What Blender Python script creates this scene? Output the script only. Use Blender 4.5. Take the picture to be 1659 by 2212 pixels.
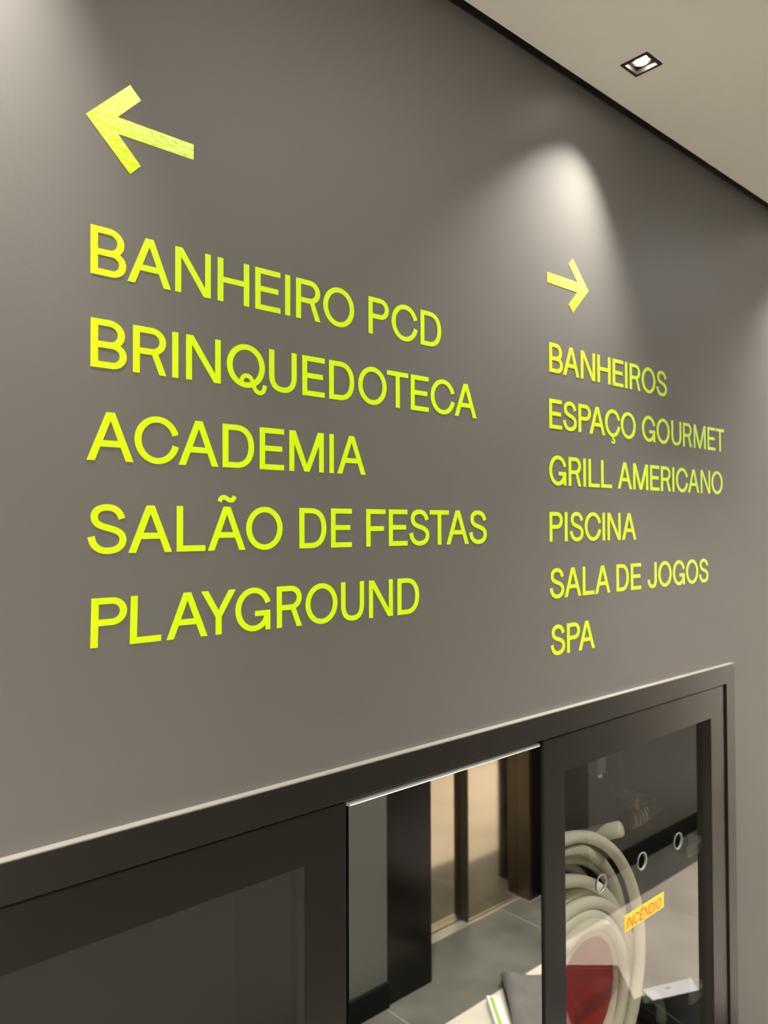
import bpy, bmesh, math, random
from mathutils import Vector, Matrix

for o in list(bpy.data.objects):
    bpy.data.objects.remove(o)
S = bpy.context.scene
COL = S.collection
rnd = random.Random(7)

# ------------------------------------------------------------------ camera
CAMY, CAMZ = -0.8, 1.7
YAW, PITCH, ROLL = math.radians(41.766), math.radians(1.0827), math.radians(-0.2124)
F_PX = 1664.62
fwd = Vector((math.sin(YAW) * math.cos(PITCH), math.cos(YAW) * math.cos(PITCH), math.sin(PITCH)))
rt = Vector((math.cos(YAW), -math.sin(YAW), 0))
up = rt.cross(fwd)
r2 = math.cos(ROLL) * rt + math.sin(ROLL) * up
u2 = math.cos(ROLL) * up - math.sin(ROLL) * rt
cd = bpy.data.cameras.new('camera')
cam = bpy.data.objects.new('camera', cd)
COL.objects.link(cam)
m = Matrix.Identity(4)
for i in range(3):
    m[i][0], m[i][1], m[i][2] = r2[i], u2[i], -fwd[i]
m[0][3], m[1][3], m[2][3] = 0, CAMY, CAMZ
cam.matrix_world = m
cd.sensor_fit = 'HORIZONTAL'
cd.sensor_width = 36
cd.lens = 36 * F_PX / 1659
cd.clip_start = 0.02
cd.dof.use_dof = True
cd.dof.focus_distance = 1.02
cd.dof.aperture_fstop = cd.lens / 4.2
S.camera = cam

# ------------------------------------------------------------------ world, exposure
wd = bpy.data.worlds.new('world')
S.world = wd
wd.use_nodes = True
bg = wd.node_tree.nodes['Background']
bg.inputs[0].default_value = (1, .93, .84, 1)
bg.inputs[1].default_value = 0.05
S.view_settings.view_transform = 'Standard'
S.view_settings.look = 'None'
S.view_settings.gamma = 1
S.view_settings.use_curve_mapping = False
S.view_settings.exposure = 2.13

CEIL = 2.503
LAMP_COL = (1.0, .945, .86)
WALL_ROW_POWER, WALL_ROW_SIZE = 11.5, 83
MID_ROW_POWER, MID_ROW_SIZE = 45.0, 104
WALL_ROW = [-1.60, -.80, .19, 1.22, 2.24, 3.20, 4.04]
WALL_ROW_Y = -.111
MID_ROW = [-1.7, -.4, 1.45, 2.85, 4.3]  # unseen row, added to brighten the corridor floor
MID_ROW_Y = -.74


# ------------------------------------------------------------------ materials
def mat(name, col, rough=.5, metal=0., noise=None, bump=None, spec=.5, coat=0., trans=None):
    """noise = (scale, amount[, detail]); bump = (scale, strength, distance)"""
    M = bpy.data.materials.new(name)
    M.use_nodes = True
    nt = M.node_tree
    B = nt.nodes['Principled BSDF']
    B.inputs['Base Color'].default_value = (*col, 1)
    B.inputs['Roughness'].default_value = rough
    B.inputs['Metallic'].default_value = metal
    B.inputs['Specular IOR Level'].default_value = spec
    B.inputs['Coat Weight'].default_value = coat
    tc = nt.nodes.new('ShaderNodeTexCoord')
    if noise:
        n = nt.nodes.new('ShaderNodeTexNoise')
        n.inputs['Scale'].default_value = noise[0]
        n.inputs['Detail'].default_value = noise[2] if len(noise) > 2 else 4
        r = nt.nodes.new('ShaderNodeMapRange')
        r.inputs[1].default_value, r.inputs[2].default_value = .3, .7
        r.inputs[3].default_value, r.inputs[4].default_value = 1 - noise[1], 1 + noise[1]
        v = nt.nodes.new('ShaderNodeVectorMath')
        v.operation = 'SCALE'
        v.inputs[0].default_value = col
        nt.links.new(tc.outputs['Object'], n.inputs['Vector'])
        nt.links.new(n.outputs['Fac'], r.inputs[0])
        nt.links.new(r.outputs[0], v.inputs['Scale'])
        nt.links.new(v.outputs[0], B.inputs['Base Color'])
    if bump:
        n = nt.nodes.new('ShaderNodeTexNoise')
        n.inputs['Scale'].default_value = bump[0]
        n.inputs['Detail'].default_value = 3
        b = nt.nodes.new('ShaderNodeBump')
        b.inputs['Strength'].default_value = bump[1]
        b.inputs['Distance'].default_value = bump[2]
        nt.links.new(tc.outputs['Object'], n.inputs['Vector'])
        nt.links.new(n.outputs['Fac'], b.inputs['Height'])
        nt.links.new(b.outputs[0], B.inputs['Normal'])
    return M


def glass_mat(name, refl, tint=(1, 1, 1), rough=0.0):
    M = bpy.data.materials.new(name)
    M.use_nodes = True
    nt = M.node_tree
    nt.nodes.clear()
    out = nt.nodes.new('ShaderNodeOutputMaterial')
    mx = nt.nodes.new('ShaderNodeMixShader')
    t = nt.nodes.new('ShaderNodeBsdfTransparent')
    t.inputs[0].default_value = (*tint, 1)
    g = nt.nodes.new('ShaderNodeBsdfGlossy')
    g.inputs['Roughness'].default_value = rough
    mx.inputs[0].default_value = refl
    # only the outer face (normal towards -Y) is coated; the rear face just transmits
    nt.links.new(t.outputs[0], mx.inputs[1])
    nt.links.new(g.outputs[0], mx.inputs[2])
    nt.links.new(mx.outputs[0], out.inputs[0])
    return M


def emit(name, col, s):
    M = bpy.data.materials.new(name)
    M.use_nodes = True
    nt = M.node_tree
    nt.nodes.clear()
    out = nt.nodes.new('ShaderNodeOutputMaterial')
    e = nt.nodes.new('ShaderNodeEmission')
    e.inputs[0].default_value = (*col, 1)
    e.inputs[1].default_value = s
    nt.links.new(e.outputs[0], out.inputs[0])
    return M


M_WALL = mat('wall_paint', (.138, .133, .123), .50, noise=(3, .03, 5), bump=(260, .10, .0012), spec=.35)
M_WALL2 = mat('wall_paint_opposite', (.095, .097, .087), .5, noise=(3, .03), bump=(260, .1, .001))
M_LOBBY = mat('lobby_paint', (.74, .72, .68), .7, noise=(2, .02))
M_CEIL = mat('ceiling_paint', (.72, .715, .69), .8, noise=(2, .015))
M_BLACK = mat('black_trim', (.010, .010, .009), .6)
M_BASE = mat('black_skirting', (.006, .006, .006), .7, spec=.1)
M_PORTAL = mat('black_portal', (.008, .0065, .005), .22, noise=(2, .2), spec=.22)
M_BEIGE = mat('beige_tile', (.55, .50, .43), .38, noise=(3.2, .16, 8), bump=(60, .05, .001))
M_SLATE = mat('slate_tile', (.105, .105, .090), .33, noise=(4, .30, 8), bump=(50, .08, .001))
M_GROUT = mat('grout', (.34, .32, .27), .8)
M_FRAME = mat('bronze_grey_frame', (.016, .0148, .0125), .34, metal=.15, noise=(5, .06), bump=(500, .05, .0003))
M_DOOR = mat('bronze_grey_door', (.015, .0135, .011), .30, metal=.15, noise=(5, .08), bump=(500, .05, .0003))
M_INNER = mat('cabinet_inside', (.011, .0105, .0095), .7, noise=(6, .1))
M_MIRROR = mat('mirror_silver', (.90, .92, .89), .012, metal=1.0)
M_MEDGE = mat('mirror_edge', (.80, .84, .80), .38, metal=.3)
M_GLASS = glass_mat('cabinet_glass', .41, (.96, .97, .95))
M_GLASS_REAR = glass_mat('cabinet_glass_rear', .01, (.98, .99, .97))
M_GEDGE = mat('glass_edge', (.16, .18, .175), .3, spec=.8)
M_LIME = mat('lime_vinyl', (.67, 1.0, .0), .35, bump=(420, .22, .0008), spec=.55)
M_LIME2 = mat('lime_vinyl_textured', (.67, 1.0, .0), .13, bump=(150, .30, .0016), spec=.6)
M_HOSE = mat('cream_hose', (.80, .75, .61), .5, noise=(9, .05), bump=(300, .1, .0006))
M_RED = mat('red_reel', (.42, .010, .011), .35, noise=(8, .08))
M_BRASS = mat('bronze_coupling', (.26, .21, .15), .28, metal=1, noise=(12, .15))
M_STEEL = mat('grey_bracket', (.16, .16, .15), .35, metal=.6)
M_NOZ = mat('pale_green_nozzle', (.42, .52, .38), .18, spec=.8)
M_YELLOW = mat('yellow_sticker', (.93, .70, .06), .35, noise=(20, .03))
M_STRED = mat('red_print', (.80, .12, .03), .4)
M_DOORMETAL = mat('champagne_steel', (.56, .475, .375), .11, metal=1, bump=(700, .03, .0003))
M_JAMB = mat('bronze_jamb', (.17, .14, .105), .32, metal=1)
M_STRIP = mat('shaded_leaf_edge', (.035, .026, .016), .4)
M_SILL = mat('aluminium_sill', (.72, .68, .60), .35, metal=.8)
M_FABRIC = mat('grey_fabric', (.115, .108, .103), .85, noise=(25, .10), bump=(600, .4, .0008))
M_FABDARK = mat('dark_fabric', (.020, .018, .014), .8, bump=(300, .2, .0006))
M_PAPER = mat('white_paper', (.78, .77, .80), .6, noise=(6, .02))
M_PKWHITE = mat('white_card', (.62, .605, .60), .4)
M_PKGREEN = mat('green_print', (.27, .42, .07), .4)
M_CASE = mat('black_case', (.008, .008, .008), .6, spec=.2, bump=(200, .3, .001))
M_GREYINK = mat('grey_print', (.35, .34, .38), .6)
M_PANEL = emit('lobby_fill_glow', (1, .945, .87), 6.2)
M_PANEL3 = emit('panel_glow_corridor', (1, .95, .88), 1.55)
M_PANEL2 = emit('hall_fill_glow', (1, .935, .86), 24.0)
M_LAMP = emit('lamp_glow', (1, .90, .78), 14)
M_REFL = mat('lamp_cone', (.30, .24, .18), .3, metal=.8)
M_LAMPWALL = mat('lamp_reflector', (.030, .026, .022), .4)


# ------------------------------------------------------------------ helpers
def obj(name, bm, material, parent=None, smooth=False):
    me = bpy.data.meshes.new(name)
    bmesh.ops.recalc_face_normals(bm, faces=bm.faces)
    bm.to_mesh(me)
    bm.free()
    if smooth:
        for p in me.polygons:
            p.use_smooth = True
    me.materials.append(material)
    o = bpy.data.objects.new(name, me)
    COL.objects.link(o)
    if parent:
        o.parent = parent
    return o


def empty(name, loc=(0, 0, 0)):
    o = bpy.data.objects.new(name, None)
    o.empty_display_size = .05
    COL.objects.link(o)
    o.location = loc
    return o


def tag(o, label=None, cat=None, group=None, kind=None):
    if label: o['label'] = label
    if cat: o['category'] = cat
    if group: o['group'] = group
    if kind: o['kind'] = kind
    return o


def nb():
    return bmesh.new()


def box(bm, x0, x1, y0, y1, z0, z1, bev=0):
    v = [bm.verts.new((x, y, z)) for x in (x0, x1) for y in (y0, y1) for z in (z0, z1)]
    fs = [bm.faces.new([v[i] for i in q]) for q in
          ((0, 1, 3, 2), (4, 6, 7, 5), (0, 4, 5, 1), (2, 3, 7, 6), (0, 2, 6, 4), (1, 5, 7, 3))]
    if bev:
        es = {e for f in fs for e in f.edges}
        bmesh.ops.bevel(bm, geom=list(es), offset=bev, segments=2, profile=.5, affect='EDGES')
    return bm


def prism(bm, pts, y0, y1):
    """closed polygon in X-Z, extruded along Y"""
    a = [bm.verts.new((x, y0, z)) for x, z in pts]
    b = [bm.verts.new((x, y1, z)) for x, z in pts]
    n = len(pts)
    bm.faces.new(a)
    bm.faces.new(list(reversed(b)))
    for i in range(n):
        bm.faces.new((a[i], b[i], b[(i + 1) % n], a[(i + 1) % n]))


def hprism(bm, pts, z0, z1):
    """closed polygon in X-Y, extruded along Z"""
    a = [bm.verts.new((x, y, z0)) for x, y in pts]
    b = [bm.verts.new((x, y, z1)) for x, y in pts]
    n = len(pts)
    bm.faces.new(a)
    bm.faces.new(list(reversed(b)))
    for i in range(n):
        bm.faces.new((a[i], b[i], b[(i + 1) % n], a[(i + 1) % n]))


def tube(bm, pts, r, seg=12, cap=True, closed=False):
    pts = [Vector(p) for p in pts]
    n = len(pts)
    rings = []
    N = None
    for i, p in enumerate(pts):
        if closed:
            t = (pts[(i + 1) % n] - pts[i - 1]).normalized()
        else:
            t = (pts[min(i + 1, n - 1)] - pts[max(i - 1, 0)]).normalized()
        if N is None:
            N = Vector((0, 1, 0)) if abs(t.y) < .9 else Vector((1, 0, 0))
        N = (N - t * N.dot(t)).normalized()
        Bn = t.cross(N)
        rr = r[i] if isinstance(r, (list, tuple)) else r
        rings.append([bm.verts.new(p + (N * math.cos(a) + Bn * math.sin(a)) * rr)
                      for a in (2 * math.pi * k / seg for k in range(seg))])
    for i in range(n if closed else n - 1):
        A, Bq = rings[i], rings[(i + 1) % n]
        for k in range(seg):
            bm.faces.new((A[k], A[(k + 1) % seg], Bq[(k + 1) % seg], Bq[k]))
    if cap and not closed:
        bm.faces.new(list(reversed(rings[0])))
        bm.faces.new(rings[-1])
    return bm


def fac(y):
    return (0.8 + y) / 0.8


# ================================================================== SETTING
XL, XR = -3.0, 7.4
OPP = -1.268                      # face of the elevator side wall
# cabinet opening in the sign wall
CX0, CX1, CZ0, CZ1 = -.085, 1.781, .43, 1.383

bm = nb()
yb = .30
for a in ((XL, CX0 + .02, 0, 2.62), (CX1 - .02, XR, 0, 2.62), (CX0 + .02, CX1 - .02, CZ1 - .02, 2.62), (CX0 + .02, CX1 - .02, 0, CZ0 + .02)):
    box(bm, a[0], a[1], 0, yb, a[2], a[3])
bmesh.ops.remove_doubles(bm, verts=bm.verts, dist=1e-5)
tag(obj('wall_front', bm, M_WALL), kind='structure')

# opposite wall with elevator recess
def struct(name, m_, *boxes, parent=None):
    b = nb()
    for q in boxes:
        box(b, *q)
    o = obj(name, b, m_, parent)
    if not parent:
        tag(o, kind='structure')
    return o

PX0, PX1 = 1.845, 2.067          # left black pilaster
RX0, RX1 = 2.925, 3.147          # right black pilaster
LX = .42                          # unseen lobby left of here, added to let light onto the sign wall
LY = -4.2
LX2 = 4.65                        # unseen hall far right, added to light the wall from that end
wall_opp = struct('wall_back', M_WALL2, (LX, PX0, OPP - .3, OPP, 0, 2.62), (RX1, LX2, OPP - .3, OPP, 0, 2.62),
                  (PX0, RX1, OPP - .3, OPP, 2.30, 2.62))
struct('wall_left', M_LOBBY, (XL - .1, XL, LY - .1, .3, 0, 2.62), (XL, LX + .1, LY - .1, LY, 0, 2.62), (LX, LX + .1, LY, OPP - .3, 0, 2.62))
struct('ceiling_added_lobby', M_CEIL, (XL, LX + .1, LY, OPP - .3, CEIL, CEIL + .03))
struct('floor_added_lobby', M_BEIGE, (XL, LX + .1, LY, -1.60, -.03, 0))
struct('wall_right', M_LOBBY, (XR, XR + .1, LY - .1, .3, 0, 2.62), (LX2 - .1, XR, LY - .1, LY, 0, 2.62), (LX2 - .1, LX2, LY, OPP - .3, 0, 2.62))
struct('ceiling_added_hall', M_CEIL, (LX2 - .1, XR, LY, OPP - .3, CEIL, CEIL + .03))
struct('floor_added_hall', M_BEIGE, (LX2 - .1, XR, LY, -1.60, -.03, 0))
struct('baseboard_left', M_BASE, (LX, PX0, OPP, OPP + .012, 0, .088))
struct('baseboard_right', M_BASE, (RX1, LX2, OPP, OPP + .012, 0, .088))

# ceiling with square holes for the downlights, stopping short of the sign wall
def ceiling():
    hs = .0245
    ys = sorted([OPP - .3, -.017, WALL_ROW_Y - hs, WALL_ROW_Y + hs, MID_ROW_Y - hs, MID_ROW_Y + hs])
    xs = sorted({round(q, 5) for q in [XL, XR] + [x + s for x in WALL_ROW + MID_ROW for s in (-hs, hs)]})
    holes = [(x, WALL_ROW_Y) for x in WALL_ROW] + [(x, MID_ROW_Y) for x in MID_ROW]
    b = nb()
    vs = {}
    def V(x, y):
        k = (round(x, 5), round(y, 5))
        if k not in vs:
            vs[k] = b.verts.new((x, y, CEIL))
        return vs[k]
    for i in range(len(xs) - 1):
        for j in range(len(ys) - 1):
            cx, cy = (xs[i] + xs[i + 1]) / 2, (ys[j] + ys[j + 1]) / 2
            if any(abs(cx - hx) < hs and abs(cy - hy) < hs for hx, hy in holes):
                continue
            b.faces.new((V(xs[i], ys[j]), V(xs[i + 1], ys[j]), V(xs[i + 1], ys[j + 1]), V(xs[i], ys[j + 1])))
    r = bmesh.ops.extrude_face_region(b, geom=list(b.faces))
    for v in [g for g in r['geom'] if isinstance(g, bmesh.types.BMVert)]:
        v.co.z += .03
    return tag(obj('ceiling', b, M_CEIL), kind='structure')
ceiling()
# black shadow-gap channel between ceiling and sign wall
struct('trim_1', M_BLACK, (XL, XR, -.0025, -.0002, CEIL + .0005, CEIL + .07), (XL, XR, -.03, -.0002, CEIL + .07, CEIL + .075))

# floor: grout bed with tiles
floor = struct('floor', M_GROUT, (XL, XR, -1.60, .0, -.03, -.0015))
TJ = [1.834 + .851 * k for k in range(-6, 6)]
g = .0022
SL = -1.064                       # beige / slate boundary
for k in range(-4, 5):
    x0, x1 = max(1.86 + 1.40 * k, XL) + .0007, min(1.86 + 1.40 * (k + 1), XR) - .0007
    if x1 - x0 > .05:
        obj('beige_tile', box(nb(), x0, x1, SL + g, -.0002, -.012, 0, .0006), M_BEIGE, floor)
for k, x in enumerate(TJ):
    x0, x1 = max(x, XL) + g, min(x + .851, XR) - g
    if x1 - x0 < .05:
        continue
    yend = -1.448 if (PX0 < (x0 + x1) / 2 < RX1 + .2) else OPP
    o = obj('slate_tile', box(nb(), x0, x1, yend, SL - g, -.012, 0, .0006), M_SLATE, floor)

# ================================================================== ELEVATOR (seen in the mirror)
el = empty('elevator_doorway', (2.45, -1.40, 0))
tag(el, 'elevator doorway with champagne steel doors, reflected in the middle mirror', 'elevator')
def world_child(o, parent):
    o.parent = parent
    o.matrix_parent_inverse = Matrix.Translation(-Vector(parent.location))
    return o
def part(name, m_, parent, *boxes, bev=0, smooth=False):
    b = nb()
    for q in boxes:
        box(b, *q, bev)
    return world_child(obj(name, b, m_, None, smooth), parent)
part('pilaster', M_PORTAL, el, (PX0, PX1, -1.56, OPP + .001, 0, 2.30))
part('pilaster', M_PORTAL, el, (RX0, RX1, -1.56, OPP + .001, 0, 2.30))
part('lintel', M_PORTAL, el, (PX1, RX0, -1.56, -1.30, 2.12, 2.30))
part('side_panel', M_PORTAL, el, (2.853, RX0, -1.56, -1.403, 0, 2.12))
part('door_jamb', M_JAMB, el, (2.832, 2.853, -1.50, -1.401, 0, 2.12))
part('door_jamb', M_JAMB, el, (PX1, PX1 + .02, -1.56, -1.42, 0, 2.12))
part('door_leaf', M_DOORMETAL, el, (PX1 - .05, 2.53, -1.56, -1.502, .006, 2.12))
part('door_leaf', M_DOORMETAL, el, (2.4922, 2.835, -1.5015, -1.464, .006, 2.12))
part('shaded_edge', M_STRIP, el, (2.484, 2.492, -1.5015, -1.4635, .006, 2.12))  # side of the right leaf, its shadow put into the dark colour
b = nb()
for (ya, yc, zt) in ((-1.462, -1.448, .002), (-1.476, -1.466, .001), (-1.501, -1.480, .002)):
    box(b, PX1 + .02, 2.832, ya, yc, -.01, zt)
box(b, 2.834, RX0, -1.4025, -1.396, -.01, .0022)
box(b, 2.826, 2.833, -1.462, -1.396, -.01, .0022)
world_child(obj('sill', b, M_SILL), el)
part('sill_groove', M_BLACK, el, (PX1 + .02, 2.832, -1.56, -1.449, -.02, -.008))
part('back_panel', M_BLACK, el, (PX0, RX1, -1.60, -1.561, 0, 2.30))

# ================================================================== DOWNLIGHTS
def lathe_z(prof, n=32):
    b = nb()
    rings = [[b.verts.new((q * math.cos(2 * math.pi * k / n), q * math.sin(2 * math.pi * k / n), z)) for q, z in prof] for k in range(n)]
    for k in range(n):
        A, Bq = rings[k], rings[(k + 1) % n]
        for i in range(len(prof) - 1):
            b.faces.new((A[i], A[i + 1], Bq[i + 1], Bq[i]))
    return b


def downlight(x, y, row, power, size, label, group=None):
    t = empty('recessed_downlight', (x, y, CEIL))
    tag(t, label, 'downlight', group)
    ho, hi = .0256, .0200
    b = nb()
    z0, z1 = -.0018, 0.0
    for q in ((-ho, ho, -ho, -hi), (-ho, ho, hi, ho), (-ho, -hi, -hi, hi), (hi, ho, -hi, hi)):
        box(b, q[0], q[1], q[2], q[3], z0, z1)
    obj('trim_ring', b, M_BLACK, t)
    b = nb()
    d = .036
    for q in ((-.0242, .0242, -.0242, -hi), (-.0242, .0242, hi, .0242), (-.0242, -hi, -hi, hi), (hi, .0242, -hi, hi)):
        box(b, q[0], q[1], q[2], q[3], 0, d)
    box(b, -.0242, .0242, -.0242, .0242, d, d + .002)
    obj('housing', b, M_LAMPWALL, t)
    b = nb()
    bmesh.ops.create_cone(b, cap_ends=True, segments=24, radius1=.0120, radius2=.010, depth=.006,
                          matrix=Matrix.Translation((0, 0, .007)))
    obj('lamp', b, M_LAMP, t)
    obj('reflector', lathe_z([(.0125, .0100), (.0195, .0060), (.0200, .0155)]), M_REFL, t, True)
    ld = bpy.data.lights.new('lamp_beam', 'SPOT')
    ld.energy = power
    ld.color = LAMP_COL
    ld.spot_size = math.radians(size)
    ld.spot_blend = 1.0
    ld.shadow_soft_size = .013
    lo = bpy.data.objects.new('lamp_beam', ld)
    COL.objects.link(lo)
    lo.parent = t
    lo.location = (0, 0, .001)
    if row == 0:
        lo.rotation_euler = Vector((-math.sin(math.radians(11)), math.sin(math.radians(3)), -.98)).to_track_quat('-Z', 'Y').to_euler()
WROW = ['farthest left of the sign wall row, outside the view', 'second from the left end of the sign wall row, outside the view',
        'just outside the left edge, lighting the wall beside the left arrow', None, 'just past the right edge, lighting the wall beside GOURMET',
        'second past the right edge along the sign wall', 'farthest right of the sign wall row']
for i, x in enumerate(WALL_ROW):
    downlight(x, WALL_ROW_Y, 0, WALL_ROW_POWER, WALL_ROW_SIZE,
              'small black square downlight glowing in the ceiling above the right arrow' if i == 3 else
              'black square fill downlight added out of view ' + WROW[i], 'downlights along the sign wall')
MROW = ['over the lobby mouth far left', 'over the corridor just left of the camera', 'over the grey bag and white carton', 'over the corridor past the elevator',
        'over the far right end of the corridor']
for i, x in enumerate(MID_ROW):
    downlight(x, MID_ROW_Y, 1, MID_ROW_POWER, MID_ROW_SIZE, 'black square fill downlight added out of view ' + MROW[i], 'added fill downlights over the corridor')
for i, (px, py) in enumerate(((-.9, -2.1), (-.9, -3.3), (5.9, -2.1), (5.9, -3.3))):  # unseen fill panels, added to raise the ambient light on the sign wall
    t = empty('ceiling_luminaire', (px, py, CEIL))
    tag(t, 'square white fill light panel added in the unseen %s, %s' % (('lobby to the left', 'hall to the right')[i // 2], ('nearer the corridor', 'deeper in the room')[i % 2]), 'light panel', 'added fill light panels')
    obj('housing', box(nb(), -.42, .42, -.42, .42, -.010, -.001), M_LOBBY, t)
    obj('diffuser', box(nb(), -.40, .40, -.40, .40, -.013, -.0105), (M_PANEL, M_PANEL2)[i // 2], t)

# slim rectangular panels in the corridor ceiling; the first one shines in the gloss of the left arrow
for i, px in enumerate((.78, 2.23, 3.70)):
    t = empty('ceiling_luminaire', (px, -.545, CEIL))
    tag(t, 'slim rectangular corridor ceiling panel, ' + ('reflected in the gloss of the left arrow', 'second along from the left arrow', 'farthest down the corridor')[i], 'light panel', 'corridor ceiling panels')
    obj('housing', box(nb(), -.30, .30, -.17, .17, -.008, -.0005), M_LOBBY, t)
    obj('diffuser', box(nb(), -.285, .285, -.155, .155, -.010, -.0085), M_PANEL3, t)

# ================================================================== LETTERING
WX, WY = .150, .129               # stem and bar thickness in cap heights


def bez(p0, p1, p2, p3, n=8):
    out = []
    for i in range(1, n + 1):
        t = i / n
        u = 1 - t
        out.append((u**3 * p0[0] + 3 * u * u * t * p1[0] + 3 * u * t * t * p2[0] + t**3 * p3[0],
                    u**3 * p0[1] + 3 * u * u * t * p1[1] + 3 * u * t * t * p2[1] + t**3 * p3[1]))
    return out


def path(*segs):
    """segs: start point, then point (line) or 3-tuples of points (bezier)"""
    pts = [segs[0]]
    for s in segs[1:]:
        if isinstance(s[0], tuple):
            pts += bez(pts[-1], *s)
        else:
            pts.append(s)
    return pts


def arc(cx, cy, rx, ry, a0, a1, n=40):
    return [(cx + rx * math.cos(math.radians(a0 + (a1 - a0) * i / n)), cy + ry * math.sin(math.radians(a0 + (a1 - a0) * i / n)))
            for i in range(n + 1)]


def stroke(pts, wx=WX, wy=WY):
    """list of quads following the centre line with an elliptical pen"""
    L, R = [], []
    n = len(pts)
    closed = abs(pts[0][0] - pts[-1][0]) < 1e-6 and abs(pts[0][1] - pts[-1][1]) < 1e-6
    for i in range(n):
        a = pts[i - 1] if i > 0 else (pts[-2] if closed else pts[0])
        c = pts[i + 1] if i < n - 1 else (pts[1] if closed else pts[-1])
        tx, ty = c[0] - a[0], c[1] - a[1]
        l = math.hypot(tx, ty) or 1
        nx, ny = -ty / l, tx / l
        L.append((pts[i][0] + nx * wx / 2, pts[i][1] + ny * wy / 2))
        R.append((pts[i][0] - nx * wx / 2, pts[i][1] - ny * wy / 2))
    return ('strip', L, R, closed)


def poly(*p):
    return ('poly', list(p))


def rect(x0, x1, z0, z1):
    return poly((x0, z0), (x1, z0), (x1, z1), (x0, z1))


def A_pieces():
    return [poly((0, 0), (.163, 0), (.488, .83), (.488, 1), (.400, 1)),
            poly((.976, 0), (.576, 1), (.488, 1), (.488, .83), (.813, 0)),
            poly((.265, .288), (.711, .288), (.660, .417), (.316, .417))]


def S_pieces():
    return [stroke(path((.722, .715), ((.68, .865), (.57, .947), (.417, .947)), ((.25, .947), (.140, .875), (.140, .755)),
                        ((.140, .60), (.27, .565), (.42, .525)), ((.60, .477), (.745, .43), (.745, .285)),
                        ((.745, .13), (.59, .053), (.42, .053)), ((.22, .053), (.10, .165), (.075, .345))), WX * .98, WY)]


def bowl(x1, z0, z1, r=None):
    """open D-shaped bowl from the stem, outer right edge x1"""
    hw, hh = WX / 2, WY / 2
    zt, zb = z1 - hh, z0 + hh
    ry = (zt - zb) / 2
    rx = min(ry * 1.12, x1 - hw - .2)
    cx, cz = x1 - hw - rx, (zt + zb) / 2
    k = .56
    return stroke(path((.08, zb), (cx, zb), ((cx + rx * k, zb), (cx + rx, cz - ry * k), (cx + rx, cz)),
                       ((cx + rx, cz + ry * k), (cx + rx * k, zt), (cx, zt)), (.08, zt)))


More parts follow.
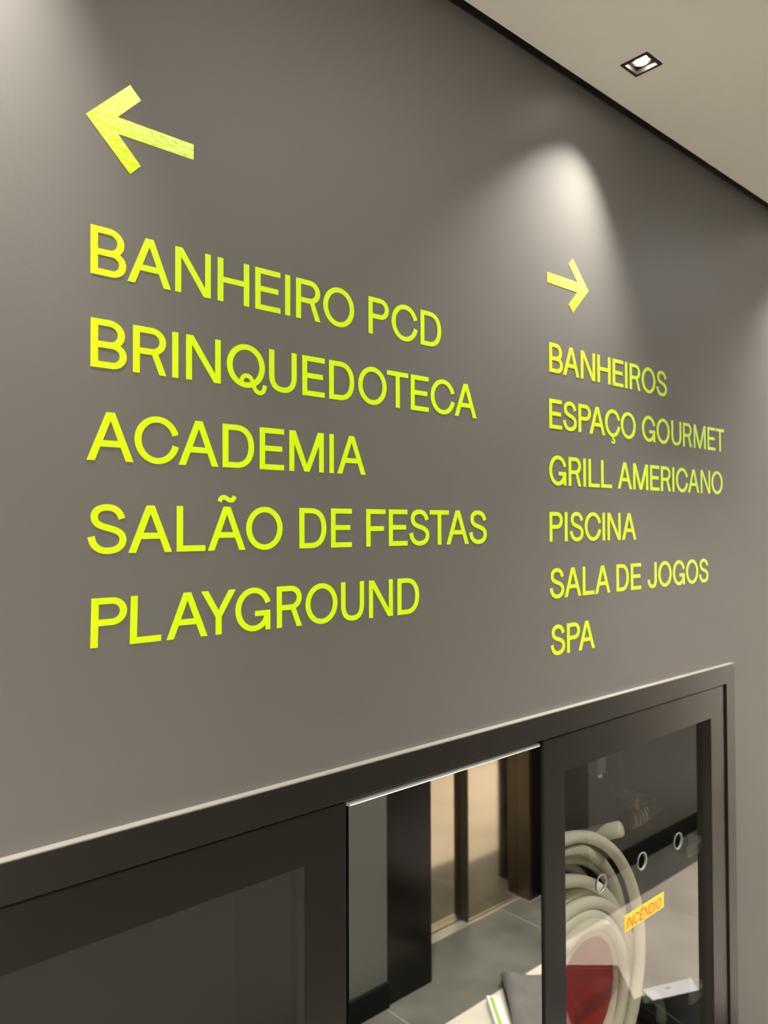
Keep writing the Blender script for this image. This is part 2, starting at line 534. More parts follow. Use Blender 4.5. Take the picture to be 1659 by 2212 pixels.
STEM = rect(0, WX, 0, 1)
OV = .012
GLYPH = {
    'A': (.976, A_pieces()),
    'Ã': (.976, A_pieces() + [stroke(path((.295, 1.115), ((.33, 1.24), (.41, 1.235), (.49, 1.185)),
                                          ((.56, 1.135), (.65, 1.12), (.69, 1.245))), .105, .105)]),
    'B': (.755, [STEM, bowl(.715, .416, 1), bowl(.755, 0, .545)]),
    'C': (.988, [stroke(arc(.515, .5, .515 - WX / 2, .5 + OV - WY / 2, 17, 346, 56))]),
    'Ç': (.988, [stroke(arc(.515, .5, .515 - WX / 2, .5 + OV - WY / 2, 17, 346, 56)),
                 stroke(path((.53, .03), (.49, -.085), ((.60, -.08), (.65, -.13), (.62, -.19)), ((.59, -.24), (.48, -.235), (.43, -.19))), .085, .075)]),
    'D': (.838, [STEM, stroke(path((.08, WY / 2), (.37, WY / 2), ((.62, WY / 2), (.838 - WX / 2, .24), (.838 - WX / 2, .5)),
                                   ((.838 - WX / 2, .76), (.62, 1 - WY / 2), (.37, 1 - WY / 2)), (.08, 1 - WY / 2)))]),
    'E': (.714, [STEM, rect(.1, .714, 0, WY), rect(.1, .657, .446, .446 + WY), rect(.1, .714, 1 - WY, 1)]),
    'F': (.690, [STEM, rect(.1, .630, .412, .412 + WY), rect(.1, .690, 1 - WY, 1)]),
    'G': (.977, [stroke(arc(.505, .5, .505 - WX / 2, .5 + OV - WY / 2, 19, 322, 52) + [(.845, .245), (.885, .34)]),
                 rect(.545, .977, .335, .462), rect(.840, .977, 0, .40)]),
    'H': (.846, [STEM, rect(.846 - WX, .846, 0, 1), rect(.1, .75, .447, .447 + WY)]),
    'I': (.148, [rect(0, .148, 0, 1)]),
    'J': (.640, [stroke(path((.640 - WX / 2, 1), (.640 - WX / 2, .30), ((.640 - WX / 2, .13), (.49, WY / 2 - OV), (.32, WY / 2 - OV)),
                             ((.16, WY / 2 - OV), (.075, .15), (.075, .32))))]),
    'L': (.700, [STEM, rect(.1, .700, 0, WY)]),
    'M': (1.09, [STEM, rect(1.09 - WX, 1.09, 0, 1), poly((0, 1), (.188, 1), (.622, 0), (.468, 0)),
                 poly((.902, 1), (1.09, 1), (.622, 0), (.468, 0))]),
    'N': (.875, [rect(0, .142, 0, 1), rect(.875 - .142, .875, 0, 1), poly((0, 1), (.175, 1), (.875, 0), (.700, 0))]),
    'O': (1.030, [stroke(arc(.515, .5, .515 - WX / 2, .5 + OV - WY / 2, 0, 360, 60))]),
    'P': (.750, [STEM, bowl(.750, .432, 1)]),
    'Q': (1.085, [stroke(arc(.515, .5, .515 - WX / 2, .5 + OV - WY / 2, 0, 360, 60)),
                  stroke(path((.385, .07), ((.385, .21), (.44, .275), (.525, .275)), ((.66, .275), (.68, .17), (.72, .06)),
                              ((.76, -.06), (.83, -.10), (.90, -.095)), ((.98, -.085), (1.02, -.02), (1.03, .10))), .11, .105)]),
    'R': (.757, [STEM, bowl(.750, .415, 1), poly((.415, .45), (.565, .45), (.757, 0), (.598, 0))]),
    'S': (.820, S_pieces()),
    'T': (.805, [rect(0, .805, 1 - WY, 1), rect(.3275, .4775, 0, .95)]),
    'U': (.810, [stroke(path((WX / 2, 1), (WX / 2, .40), ((WX / 2, .16), (.20, WY / 2 - OV), (.405, WY / 2 - OV)),
                             ((.61, WY / 2 - OV), (.810 - WX / 2, .16), (.810 - WX / 2, .40)), (.810 - WX / 2, 1)))]),
    'Y': (.885, [poly((0, 1), (.178, 1), (.4425, .55), (.4425, 0), (.3675, 0), (.3675, .40)),
                 poly((.885, 1), (.5175, .40), (.5175, 0), (.4425, 0), (.4425, .55), (.707, 1))]),
}
GLYPH['Ê'] = (.714, GLYPH['E'][1] + [stroke([(.14, 1.08), (.36, 1.25), (.58, 1.08)], .1, .1)])


def glyph_mesh(ch, x0, x1, z0, cap, y0, y1, shear=0.0, lean=0.0):
    W, pieces = GLYPH[ch]
    sx = (x1 - x0)
    b = nb()
    def T(p):
        return (x0 + p[0] / W * sx + (shear + lean) * p[1] * cap, z0 + p[1] * cap)
    for ip, p in enumerate(pieces):
        y0 -= 2e-5
        if p[0] == 'poly':
            prism(b, [T(q) for q in p[1]], y0, y1)
        else:
            L, R, closed = [T(q) for q in p[1]], [T(q) for q in p[2]], p[3]
            n = len(L)
            va = [(b.verts.new((l[0], y0, l[1])), b.verts.new((r[0], y0, r[1])), b.verts.new((l[0], y1, l[1])), b.verts.new((r[0], y1, r[1])))
                  for l, r in zip(L, R)]
            for i in range(n - 1):
                A, B_ = va[i], va[i + 1]
                b.faces.new((A[0], A[1], B_[1], B_[0]))
                b.faces.new((A[2], B_[2], B_[3], A[3]))
                b.faces.new((A[0], B_[0], B_[2], A[2]))
                b.faces.new((A[1], A[3], B_[3], B_[1]))
            if not closed:
                b.faces.new((va[0][0], va[0][2], va[0][3], va[0][1]))
                b.faces.new((va[-1][0], va[-1][1], va[-1][3], va[-1][2]))
    return b


CAP = .05125
LINES = [
    ('L', 0, 'BANHEIRO PCD', 'first line under the left arrow', [('B', .3047, .3430), ('A', .3447, .3947), ('N', .4001, .4448), ('H', .4538, .4967), ('E', .5052, .5418), ('I', .5490, .5567), ('R', .5657, .6042), ('O', .6090, .6613), ('P', .6869, .7245), ('C', .7298, .7796), ('D', .7870, .8301)]),
    ('L', 1, 'BRINQUEDOTECA', 'second line on the left', [('B', .3051, .3439), ('R', .3510, .3895), ('I', .3967, .4040), ('N', .4136, .4579), ('Q', .4661, .5217), ('U', .5251, .5664), ('E', .5753, .6110), ('D', .6184, .6609), ('O', .6680, .7197), ('T', .7205, .7616), ('E', .7668, .8030), ('C', .8074, .8576), ('A', .8589, .9087)]),
    ('L', 2, 'ACADEMIA', 'third line on the left', [('A', .3014, .3517), ('C', .3530, .4033), ('A', .4048, .4548), ('D', .4605, .5035), ('E', .5116, .5471), ('M', .5551, .6092), ('I', .6186, .6258), ('A', .6316, .6808)]),
    ('L', 3, 'SALÃO DE FESTAS', 'fourth line on the left', [('S', .3023, .3442), ('A', .3465, .3965), ('L', .4025, .4380), ('Ã', .4414, .4913), ('O', .4925, .5447), ('D', .5704, .6132), ('E', .6210, .6562), ('F', .6816, .7168), ('E', .7231, .7589), ('S', .7624, .8032), ('T', .8043, .8447), ('A', .8396, .8890), ('S', .8900, .9316)]),
    ('L', 4, 'PLAYGROUND', 'bottom line on the left', [('P', .3058, .3442), ('L', .3482, .3838), ('A', .3905, .4408), ('Y', .4326, .4779), ('G', .4777, .5265), ('R', .5361, .5740), ('O', .5797, .6314), ('U', .6375, .6771), ('N', .6861, .7299), ('D', .7390, .7816)]),
    ('R', 0, 'BANHEIROS', 'first line under the right arrow', [('B', 1.0989, 1.1379), ('A', 1.1398, 1.1883), ('N', 1.1938, 1.2391), ('H', 1.2474, 1.2912), ('E', 1.2995, 1.3363), ('I', 1.3434, 1.3510), ('R', 1.3601, 1.3991), ('O', 1.4050, 1.4580), ('S', 1.4619, 1.5046)]),
    ('R', 1, 'ESPAÇO GOURMET', 'second line on the right', [('E', 1.0977, 1.1343), ('S', 1.1377, 1.1793), ('P', 1.1852, 1.2244), ('A', 1.2203, 1.2710), ('Ç', 1.2718, 1.3222), ('O', 1.3264, 1.3800), ('G', 1.4041, 1.4550), ('O', 1.4611, 1.5140), ('U', 1.5214, 1.5640), ('R', 1.5711, 1.6100), ('M', 1.6187, 1.6745), ('E', 1.6832, 1.7208), ('T', 1.7243, 1.7652)]),
    ('R', 2, 'GRILL AMERICANO', 'third line on the right', [('G', 1.0966, 1.1455), ('R', 1.1535, 1.1914), ('I', 1.1988, 1.2066), ('L', 1.2153, 1.2514), ('L', 1.2568, 1.2930), ('A', 1.3141, 1.3637), ('M', 1.3693, 1.4254), ('E', 1.4337, 1.4701), ('R', 1.4767, 1.5160), ('I', 1.5234, 1.5313), ('C', 1.5388, 1.5895), ('A', 1.5909, 1.6415), ('N', 1.6490, 1.6936), ('O', 1.7001, 1.7550)]),
    ('R', 3, 'PISCINA', 'fourth line on the right', [('P', 1.0961, 1.1341), ('I', 1.1407, 1.1484), ('S', 1.1556, 1.1975), ('C', 1.2022, 1.2528), ('I', 1.2598, 1.2675), ('N', 1.2766, 1.3215), ('A', 1.3274, 1.3778)]),
    ('R', 4, 'SALA DE JOGOS', 'fifth line on the right', [('S', 1.0954, 1.1370), ('A', 1.1389, 1.1886), ('L', 1.1941, 1.2302), ('A', 1.2339, 1.2833), ('D', 1.3058, 1.3490), ('E', 1.3573, 1.3944), ('J', 1.4200, 1.4552), ('O', 1.4622, 1.5155), ('G', 1.5219, 1.5720), ('O', 1.5785, 1.6322), ('S', 1.6370, 1.6800)]),
    ('R', 5, 'SPA', 'bottom line on the right', [('S', 1.0969, 1.1382), ('P', 1.1446, 1.1836), ('A', 1.1801, 1.2306)]),
]
VT = .0006
for col, row, word, where, ls in LINES:
    z = CAMZ + (.2660 if col == 'L' else .2672) - row * (.09775 if col == 'L' else .0981)
    t = empty('wall_lettering', (ls[0][1], 0, z))
    tag(t, 'lime green vinyl letters reading %s, %s' % (word, where), 'lettering', 'lime vinyl words on the grey wall')
    for i, (ch, x0, x1) in enumerate(ls):
        lean = 0
        if word == 'PLAYGROUND' and i < 2:
            lean = .022 if i == 0 else .022
        bm = glyph_mesh(ch, x0 - ls[0][1], x1 - ls[0][1], 0, CAP, -VT, -.00002, lean=lean)
        obj('letter', bm, M_LIME, t)

AR_L = [(.2993, .4316), (.3470, .4803), (.3594, .4676), (.3332, .4402), (.4227, .4399), (.4227, .4222), (.3333, .4222), (.3593, .3951), (.3471, .3828)]
AR_R = [(1.2197, .4315), (1.1712, .4801), (1.1587, .4673), (1.1858, .4401), (1.0952, .4398), (1.0952, .4219), (1.1852, .4219), (1.1583, .3948), (1.1706, .3826)]
for pts, lab in ((AR_L, 'lime vinyl arrow pointing left above BANHEIRO PCD'), (AR_R, 'lime vinyl arrow pointing right above BANHEIROS')):
    b = nb()
    ox = pts[0][0]
    prism(b, [(x - ox, z) for x, z in pts], -VT, -.00002)
    o = obj('wall_arrow', b, M_LIME2)
    o.location = (ox, 0, CAMZ)
    tag(o, lab, 'arrow')

# ================================================================== FIRE HOSE CABINET
cab = empty('hose_cabinet', (CX0, 0, CZ0))
tag(cab, 'long dark bronze recessed wall cabinet with two glazed doors and a mirror', 'cabinet')
def cpart(name, b, m_, smooth=False):
    return world_child(obj(name, b, m_, None, smooth), cab)
FW, FY = .041, -.011
# mitred outer frame
def mitre(pts):
    b = nb()
    prism(b, pts, FY, .012)
    bmesh.ops.bevel(b, geom=[e for e in b.edges if all(v.co.y < FY + 1e-5 for v in e.verts)], offset=.0007, segments=1, affect='EDGES')
    return b
e_ = .0002
cpart('frame_rail', mitre([(CX0, CZ1), (CX0 + FW, CZ1 - FW), (CX1 - FW, CZ1 - FW), (CX1, CZ1)]), M_FRAME)
cpart('frame_rail', mitre([(CX0, CZ0), (CX1, CZ0), (CX1 - FW, CZ0 + FW), (CX0 + FW, CZ0 + FW)]), M_FRAME)
cpart('frame_stile', mitre([(CX0, CZ1 - e_), (CX0, CZ0 + e_), (CX0 + FW - e_, CZ0 + FW), (CX0 + FW - e_, CZ1 - FW)]), M_FRAME)
cpart('frame_stile', mitre([(CX1, CZ1 - e_), (CX1 - FW + e_, CZ1 - FW), (CX1 - FW + e_, CZ0 + FW), (CX1, CZ0 + e_)]), M_FRAME)
tag(cpart('edge_flange', box(nb(), CX0, CX1, FY + .0008, -.0001, CZ1, CZ1 + .0012), mat('pale_flange', (.55, .52, .47), .35, metal=.4)), 'light-coloured top edge')  # strip along the top of the frame, lighter in colour than the frame
# carcass: back, sides, shelf top
ix0, ix1, iz0, iz1 = CX0 + FW - .012, CX1 - FW + .012, CZ0 + FW - .012, CZ1 - FW + .012
b = nb()
D0, D1 = .016, .27
box(b, ix0, ix1, D1, D1 + .01, iz0, iz1)
box(b, ix0 - .004, ix0, D0, D1, iz0, iz1)
box(b, ix1, ix1 + .004, D0, D1, iz0, iz1)
box(b, ix0, ix1, D0, D1, iz1, iz1 + .004)
box(b, ix0, ix1, D0, D1, iz0 - .004, iz0)
cpart('carcass', b, M_INNER)
cpart('partition', box(nb(), .6385, .6430, -.002, D1, iz0, iz1), M_BLACK)
# frame returns around the rear of the doors
cpart('backing_strip', box(nb(), ix0, ix1, .012, .016, CZ1 - FW - .004, iz1), M_BLACK)

DZ0, DZ1 = CZ0 + FW + .003, CZ1 - FW - .003
DY = -.007
GY = .0100

def pane_mesh(x0, x1, z0, z1, y, th, holes=()):
    cu = bpy.data.curves.new('pane', 'CURVE')
    cu.dimensions = '2D'
    cu.fill_mode = 'BOTH'
    cu.extrude = th / 2
    def ring(pts):
        s = cu.splines.new('POLY')
        s.points.add(len(pts) - 1)
        for p, q in zip(s.points, pts):
            p.co = (q[0], q[1], 0, 1)
        s.use_cyclic_u = True
    ring([(x0, z0), (x1, z0), (x1, z1), (x0, z1)])
    for hx, hz, hr in holes:
        ring([(hx + hr * math.cos(a), hz + hr * math.sin(a)) for a in (2 * math.pi * k / 32 for k in range(32))])
    tmp = bpy.data.objects.new('tmp', cu)
    COL.objects.link(tmp)
    dg = bpy.context.evaluated_depsgraph_get()
    me = bpy.data.meshes.new_from_object(tmp.evaluated_get(dg))
    bpy.data.objects.remove(tmp)
    b = nb()
    b.from_mesh(me)
    for v in b.verts:
        v.co = Vector((v.co.x, y + th / 2 + v.co.z, v.co.y))
    for f in b.faces:
        f.material_index = 0 if all(v.co.y < y + th * .25 for v in f.verts) else 1
    return b

def door(x0, x1, hx0, hx1, hz0, hz1, label):
    d = empty('door', (x0, 0, DZ0))
    world_child(d, cab)
    d.matrix_parent_inverse = Matrix.Translation(-Vector(cab.location))
    tag(d, label)
    def dp(name, b, m_, smooth=False):
        o = obj(name, b, m_, None, smooth)
        o.parent = d
        o.matrix_parent_inverse = Matrix.Translation(-Vector((x0, 0, DZ0)))
        return o
    b = nb()
    outer = [(x0, DZ0), (x1, DZ0), (x1, DZ1), (x0, DZ1)]
    inner = [(hx0, hz0), (hx1, hz0), (hx1, hz1), (hx0, hz1)]
    vs = [[b.verts.new((x, y, z)) for x, z in ring] for y in (DY, .014) for ring in (outer, inner)]
    for i in range(4):
        j = (i + 1) % 4
        b.faces.new((vs[0][i], vs[0][j], vs[1][j], vs[1][i]))
        b.faces.new((vs[2][i], vs[3][i], vs[3][j], vs[2][j]))
        b.faces.new((vs[0][i], vs[2][i], vs[2][j], vs[0][j]))
        b.faces.new((vs[1][i], vs[1][j], vs[3][j], vs[3][i]))
    bmesh.ops.bevel(b, geom=[e for e in b.edges if all(v.co.y < DY + 1e-5 for v in e.verts) and len({f for f in e.link_faces if abs(f.normal.y) < .5}) or
                             all(v.co.y < DY + 1e-5 for v in e.verts) and abs((e.verts[0].co - e.verts[1].co).x * (e.verts[0].co - e.verts[1].co).z) < 1e-9],
                    offset=.0008, segments=2, affect='EDGES')
    dp('door_frame', b, M_DOOR)
    return d, dp

d1, dp1 = door(CX0 + FW + .003, .637, .02, .5735, .545, 1.275, 'left glazed door, dark pane with nothing visible behind')
dp1('glass_pane', pane_mesh(.014, .580, .538, 1.281, GY, .0035), M_GLASS).data.materials.append(M_GLASS_REAR)
RD0, RD1 = 1.0655, 1.7365
d2, dp2 = door(RD0, RD1, 1.125, 1.670, .545, 1.275, 'right glazed door over the coiled hose')
gf = fac(GY)
holes = [(1.2456 * gf, CAMZ - .6572 * gf, .0158), (1.3890 * gf, CAMZ - .6572 * gf, .0158), (1.5324 * gf, CAMZ - .6572 * gf, .0158)]
dp2('glass_pane', pane_mesh(1.119, 1.676, .538, 1.281, GY, .0035, holes), M_GLASS).data.materials.append(M_GLASS_REAR)
for hx, hz, hr in holes:
    b = nb()
    n = 40
    prof = [(hr - .0004, GY - .0008), (hr + .0022, GY - .0008), (hr + .0022, GY - .0001), (hr - .0002, GY + .0002), (hr - .0002, GY + .0034), (hr - .0016, GY + .0034)]
    rings = [[b.verts.new((hx + r * math.cos(2 * math.pi * k / n), y, hz + r * math.sin(2 * math.pi * k / n))) for r, y in prof] for k in range(n)]
    for k in range(n):
        A, Bq = rings[k], rings[(k + 1) % n]
        for i in range(len(prof)):
            j = (i + 1) % len(prof)
            b.faces.new((A[i], A[j], Bq[j], Bq[i]))
    tag(dp2('vent_ring', b, M_GEDGE, True), 'polished edge of a round hole in the glass')
for hz in (CAMZ - .700 * gf, CAMZ - 1.012 * gf):
    b = nb()
    box(b, 1.612, 1.662, GY + .005, GY + .014, hz - .012, hz + .010, .002)
    box(b, 1.650, 1.668, GY + .005, GY + .030, hz - .004, hz + .022, .002)
    bmesh.ops.create_uvsphere(b, u_segments=10, v_segments=8, radius=.005, matrix=Matrix.Translation((1.655, GY + .006, hz + .014)))
    tag(dp2('hinge', b, M_STEEL), 'small metal glass hinge')

# mirror panel between the doors: bevelled plate
MX0, MX1, MZ0, MZ1, MY = .6450, 1.0612, CZ0 + FW + .004, 1.3344, -.0052
bv = .0033
b = nb()
box(b, MX0 + .0005, MX1 - bv, MY, .004, MZ0 + bv, MZ1 - bv)
mir = cpart('mirror_plate', b, M_MIRROR)
tag(mir, 'tall frameless mirror between the two doors')
b = nb()
o4 = [(MX0 + bv, MZ0), (MX1, MZ0), (MX1, MZ1), (MX0 + bv, MZ1)]
i4 = [(MX0 + bv, MZ0 + bv), (MX1 - bv, MZ0 + bv), (MX1 - bv, MZ1 - bv), (MX0 + bv, MZ1 - bv)]
vo = [b.verts.new((x, MY + bv * .8, z)) for x, z in o4]
vi = [b.verts.new((x, MY, z)) for x, z in i4]
vo2 = [b.verts.new((x, .004, z)) for x, z in o4]
for i in range(4):
    j = (i + 1) % 4
    b.faces.new((vo[i], vo[j], vi[j], vi[i]))
    b.faces.new((vo[i], vo2[i], vo2[j], vo[j]))
me_ = obj('bevelled_edge', b, M_MEDGE)
me_.parent = mir
tag(me_, 'bright bevelled edge')

# safety sticker on the right pane
SY = GY - .0006
sf = fac(SY)
sx0, sx1, sz0, sz1 = 1.3228 * sf, 1.4710 * sf, -.7730 * sf, -.7420 * sf
st = empty('safety_sticker', (sx0, SY, CAMZ + sz0))
tag(st, 'yellow sticker with red print reading INCÊNDIO on the right glass door', 'sticker')
b = nb()
box(b, 0, sx1 - sx0, 0, .0005, 0, sz1 - sz0)
obj('backing', b, M_YELLOW, st)
word = 'INCÊNDIO'
cap = .0205
tot = sum(GLYPH[c][0] for c in word) + .17 * (len(word) - 1)
avail = (sx1 - sx0) * .875
sc = avail / tot
x = (sx1 - sx0) * .045
for c in word:
    w_ = GLYPH[c][0] * sc
    bm = glyph_mesh(c, x, x + w_, .0038, cap, -.0002, -.00001, shear=.16)
    obj('letter', bm, M_STRED, st)
    x += w_ + .17 * sc

# ================================================================== HOSE AND REEL
RC = (1.364, .753)
reel = empty('hose_reel', (RC[0], .121, RC[1]))
tag(reel, 'round red hose reel inside the right cabinet', 'hose reel')
def lathe_y(prof, n=64):
    b = nb()
    rings = [[b.verts.new((r * math.cos(2 * math.pi * k / n), y, r * math.sin(2 * math.pi * k / n))) for r, y in prof] for k in range(n)]
    for k in range(n):
        A, Bq = rings[k], rings[(k + 1) % n]
        for i in range(len(prof) - 1):
            b.faces.new((A[i], A[i + 1], Bq[i + 1], Bq[i]))
    return b
obj('drum', lathe_y([(.0005, -.006), (.098, -.006), (.106, -.010), (.108, -.006), (.108, .110)]), M_RED, reel, True)
obj('flange', lathe_y([(.108, .098), (.205, .100), (.208, .104), (.205, .108), (.108, .108)]), M_RED, reel, True)
obj('axle', lathe_y([(.0005, .100), (.016, .100), (.016, .1485)], 24), M_STEEL, reel, True)

hose = empty('fire_hose', (1.3, .12, .7))
tag(hose, 'thick cream rubber fire hose coiled behind the right glass door', 'hose')
HR = .0122
# (centre x, centre z, radius, depth y) of every turn, outermost first
TURNS = [(1.230, .805, .2934, .085), (1.305, .787, .248, .145), (1.330, .740, .262, .170), (1.290, .735, .262, .195), (1.251, .716, .280, .115),
         (1.305, .705, .262, .160), (1.319, .700, .2458, .135), (1.322, .712, .222, .112), (1.319, .725, .1982, .135), (1.319, .738, .174, .108), (1.328, .750, .1470, .095), (1.352, .751, .1230, .110)]
pts = []
NSEG = 56
for i, tn in enumerate(TURNS):
    nx = TURNS[min(i + 1, len(TURNS) - 1)]
    for k in range(NSEG):
        a = k / NSEG                       # 0..1, starts at the hidden left side, runs over the top to the right and under
        ang = math.pi - a * 2 * math.pi
        w = 0 if a < .80 else (a - .80) / .20
        w = w * w * (3 - 2 * w)
        c = [tn[j] * (1 - w) + nx[j] * w for j in range(4)]
        pts.append((c[0] + c[2] * math.cos(ang), c[3], c[1] + c[2] * math.sin(ang)))
b = nb()
tube(b, [(p[0] - 1.3, p[1] - .12, p[2] - .7) for p in pts], HR, 12)
obj('coil', b, M_HOSE, hose, True)
# straight tail running up to the coupling
tp = [(1.36, .245, 1.00), (1.42, .235, 1.015), (1.46, .215, 1.025), (1.50, .170, 1.040), (1.50, .150, 1.046), (1.456, .090, 1.062)]
tp = [(1.40, .262, 1.002), (1.455, .235, 1.010), (1.475, .200, 1.018), (1.470, .150, 1.036), (1.462, .110, 1.054), (1.456, .090, 1.062)]
tp = [(1.455 + (.085) * t_ , .09 + .13 * (1 - t_) , 1.0) for t_ in (0, 1)]
P0, P1 = Vector((1.400, .255, .990)), Vector((1.456, .090, 1.062))
tp = [P0.lerp(P1, k / 6) for k in range(7)]
d_ = (P1 - P0).normalized()
tp += [P1 + d_ * .004, P1 + d_ * .006]
b = nb()
tube(b, [p - Vector((1.3, .12, .7)) for p in tp], [.0165] * 7 + [.0145, .0100], 18)
obj('tail', b, M_HOSE, hose, True)
# coupling
cp = empty('hose_coupling', (1.540, .135, 1.041))
tag(cp, 'bronze ribbed hose coupling with small valve stem inside the right cabinet', 'coupling')
def lathe_x(prof, n=28):
    b = nb()
    rings = [[b.verts.new((xx, r * math.cos(2 * math.pi * k / n), r * math.sin(2 * math.pi * k / n))) for xx, r in prof] for k in range(n)]
    for k in range(n):
        A, Bq = rings[k], rings[(k + 1) % n]
        for i in range(len(prof) - 1):
            b.faces.new((A[i], A[i + 1], Bq[i + 1], Bq[i]))
    return b
prof = [(.026, .001)]
for k in range(4):
    x0 = .028 + k * .014
    prof += [(x0, .016), (x0 + .003, .022), (x0 + .008, .022), (x0 + .011, .016)]
prof += [(.088, .019), (.102, .019), (.104, .012), (.104, .001)]
obj('body', lathe_x(prof), M_BRASS, cp)
b = nb()
bmesh.ops.create_cone(b, cap_ends=True, segments=16, radius1=.008, radius2=.006, depth=.02, matrix=Matrix.Translation((.052, -.006, .027)))
bmesh.ops.create_uvsphere(b, u_segments=12, v_segments=8, radius=.0075, matrix=Matrix.Translation((.052, -.006, .039)))
obj('valve_stem', b, M_BRASS, cp, True)
b = nb()
tube(b, [(.098, .0, 0), (.16, 0.0, 0), (.172, .02, 0), (.172, .128, 0)], .012, 12)
obj('supply_pipe', b, M_BLACK, cp, True)
# nozzle
nz = empty('hose_nozzle', (1.63, .15, .66))
tag(nz, 'small pale green curved nozzle hanging beside the hose coil', 'nozzle')
np_ = path((1.615, .700), ((1.615, .665), (1.622, .635), (1.638, .618)), ((1.66, .598), (1.70, .602), (1.716, .575)), ((1.726, .556), (1.728, .545), (1.728, .52)))
rr = [.007 + .006 * min(1, abs(i / (len(np_) - 1))) for i in range(len(np_))]
obj('spout', tube(nb(), [(p[0] - 1.63, 0, p[1] - .66) for p in np_], rr, 14), M_NOZ, nz, True)
np2 = [(1.600, .690), (1.606, .650), (1.628, .612), (1.660, .598)]
obj('lever', tube(nb(), [(p[0] - 1.63, -.012, p[1] - .66) for p in np2], .0055, 10), M_NOZ, nz, True)
# lock bracket under the door rail
br = empty('lock_bracket', (1.345, .05, 1.22))
tag(br, 'grey metal bracket with a small round knob behind the top of the right glass', 'bracket')
obj('plate', box(nb(), -.030, .002, .002, .110, -.008, .085, .002), M_STEEL, br)
b = nb()
bmesh.ops.create_uvsphere(b, u_segments=14, v_segments=10, radius=.0050, matrix=Matrix.Translation((-.008, .010, -.013)))
tag(obj('knob', b, M_PAPER, br, True), 'small white knob')

# ================================================================== THINGS ON THE FLOOR (seen only as reflections)
def yy(D):
    return .792 - D
# grey fabric bag lying flat
bag = empty('fabric_bag', (2.32, -.75, 0))
tag(bag, 'flat grey fabric bag lying on the floor, reflected at the bottom of the mirror', 'bag')
c0, ux, uy = Vector((2.248, yy(1.882))), Vector((.735, .678)), Vector((-.663, .748))
def bagpt(u, v):
    p = c0 + ux * u + uy * v
    return p
b = nb()
NU, NV, LU, LV = 30, 36, .205, .42
top, bot = [], []
for i in range(NU + 1):
    rt_, rb_ = [], []
    for j in range(NV + 1):
        u, v = i / NU, j / NV
        p = bagpt(u * LU + .006 * math.sin(v * 5), v * LV + .008 * math.sin(u * 4))
        e = min(u * LU, (1 - u) * LU, v * LV, (1 - v) * LV)
        rim = min(1, e / .03) ** .5
        f = .008 * math.sin(4 * u + 5 * v + 1.2) + .005 * math.sin(13 * v - 3 * u) + .002 * math.sin(9 * u + 17 * v)
        z = .034 + .022 * rim + f * rim
        rt_.append(b.verts.new((p.x - 2.32, p.y + .75, z)))
        rb_.append(b.verts.new((p.x - 2.32, p.y + .75, .016)))
    top.append(rt_)
    bot.append(rb_)
for i in range(NU):
    for j in range(NV):
        b.faces.new((top[i][j], top[i + 1][j], top[i + 1][j + 1], top[i][j + 1]))
obj('cover', b, M_FABRIC, bag, True)
b = nb()
q = [bagpt(u, v) for u, v in ((.004, .004), (LU - .004, .004), (LU - .004, LV - .004), (.004, LV - .004))]
hprism(b, [(p.x - 2.32, p.y + .75) for p in q], .001, .026)  # sides of the bag, in a darker colour than the cover
tag(obj('base', b, M_FABDARK, bag), 'dark side band')
# black pouch next to it
po = empty('black_pouch', (2.4, -.7, 0))
tag(po, 'flat black pouch between the grey bag and the black case on the floor', 'pouch')
pq = [bagpt(.226, .0), bagpt(.465, .0), Vector((2.450, -.628)), Vector((2.372, -.634)), Vector((2.268, -.32)), bagpt(.226, .42)]
hprism(b := nb(), [(p.x - 2.4, p.y + .7) for p in pq], .001, .060)
bmesh.ops.bevel(b, geom=list(b.edges), offset=.006, segments=2, affect='EDGES')
obj('pouch_body', b, M_CASE, po, True)
p1, p2 = bagpt(.24, .03), bagpt(.43, .03)
hprism(b := nb(), [(p.x - 2.4, p.y + .7) for p in (p1, p2, p2 + uy * .006, p1 + uy * .006)], .0598, .063)
obj('zip', b, M_FABDARK, po)
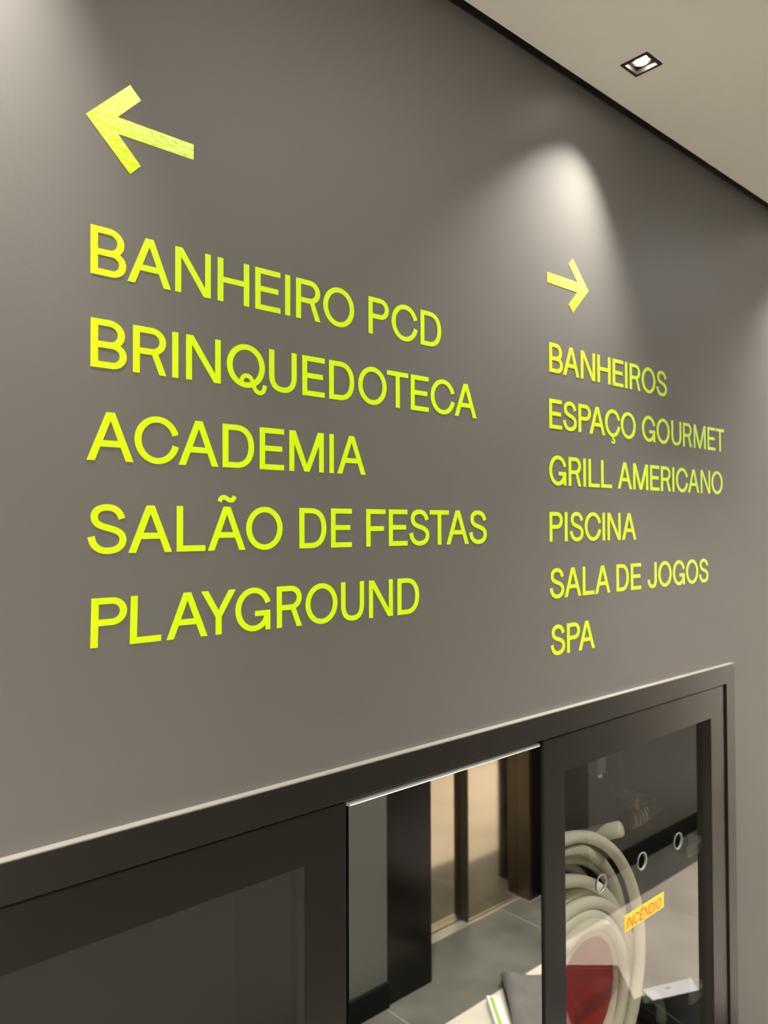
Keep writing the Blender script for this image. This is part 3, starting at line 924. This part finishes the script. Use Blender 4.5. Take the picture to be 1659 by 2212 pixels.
# white package with green stripe beside it
pk = empty('white_carton', (2.088, -.992, 0))
tag(pk, 'thin white carton with a green stripe beside the grey bag, reflected in the mirror', 'carton')
pA, pB = Vector((2.166, yy(1.794))), Vector((2.134, yy(1.827)))
dr = Vector((-.096, -(1.671 - 1.794))).normalized()
def pkp(s, t_):
    p = pA + (pB - pA) * s + dr * t_
    return (p.x - 2.10, p.y + .98)
hprism(b := nb(), [pkp(0, 0), pkp(1, 0), pkp(1, .42), pkp(0, .42)], .001, .025)
obj('carton_body', b, M_PKWHITE, pk)
hprism(b := nb(), [pkp(.55, .01), pkp(.80, .01), pkp(.80, .41), pkp(.55, .41)], .0250, .0256)
obj('stripe', b, M_PKGREEN, pk)
# black case with white sheet on it
cs = empty('black_case', (2.5, -.5, 0))
tag(cs, 'black case on the floor under a white sheet, reflected in the right glass door', 'case')
ca = [(2.392, 1.400), (2.46, 1.372), (2.625, 1.300), (2.560, .98), (2.30, 1.06)]
hprism(b := nb(), [(x - 2.5, yy(D) + .5) for x, D in ca], .0, .088)
bmesh.ops.bevel(b, geom=list(b.edges), offset=.008, segments=3, affect='EDGES')
obj('case_body', b, M_CASE, cs, True)
hprism(b := nb(), [(x - 2.5, yy(D) + .5) for x, D in [(2.42, 1.34), (2.43, 1.34), (2.36, 1.10), (2.35, 1.10)]], .089, .092)
obj('zip', b, M_FABDARK, cs)
sh = empty('white_sheet', (2.5, yy(1.33), .0885))
tag(sh, 'white paper sheet lying on the black case, reflected in the right glass door', 'paper')
sp = [(2.460, 1.396), (2.655, 1.314), (2.602, 1.264), (2.434, 1.339)]
hprism(b := nb(), [(x - 2.5, yy(D) - yy(1.33)) for x, D in sp], .0, .004)
obj('sheet', b, M_PAPER, sh)
hprism(b := nb(), [(2.530 - 2.5, yy(1.348) - yy(1.33)), (2.548 - 2.5, yy(1.340) - yy(1.33)), (2.545 - 2.5, yy(1.334) - yy(1.33)), (2.527 - 2.5, yy(1.342) - yy(1.33))], .0041, .0044)
tag(obj('print_mark', b, M_GREYINK, sh), 'small grey printed mark')
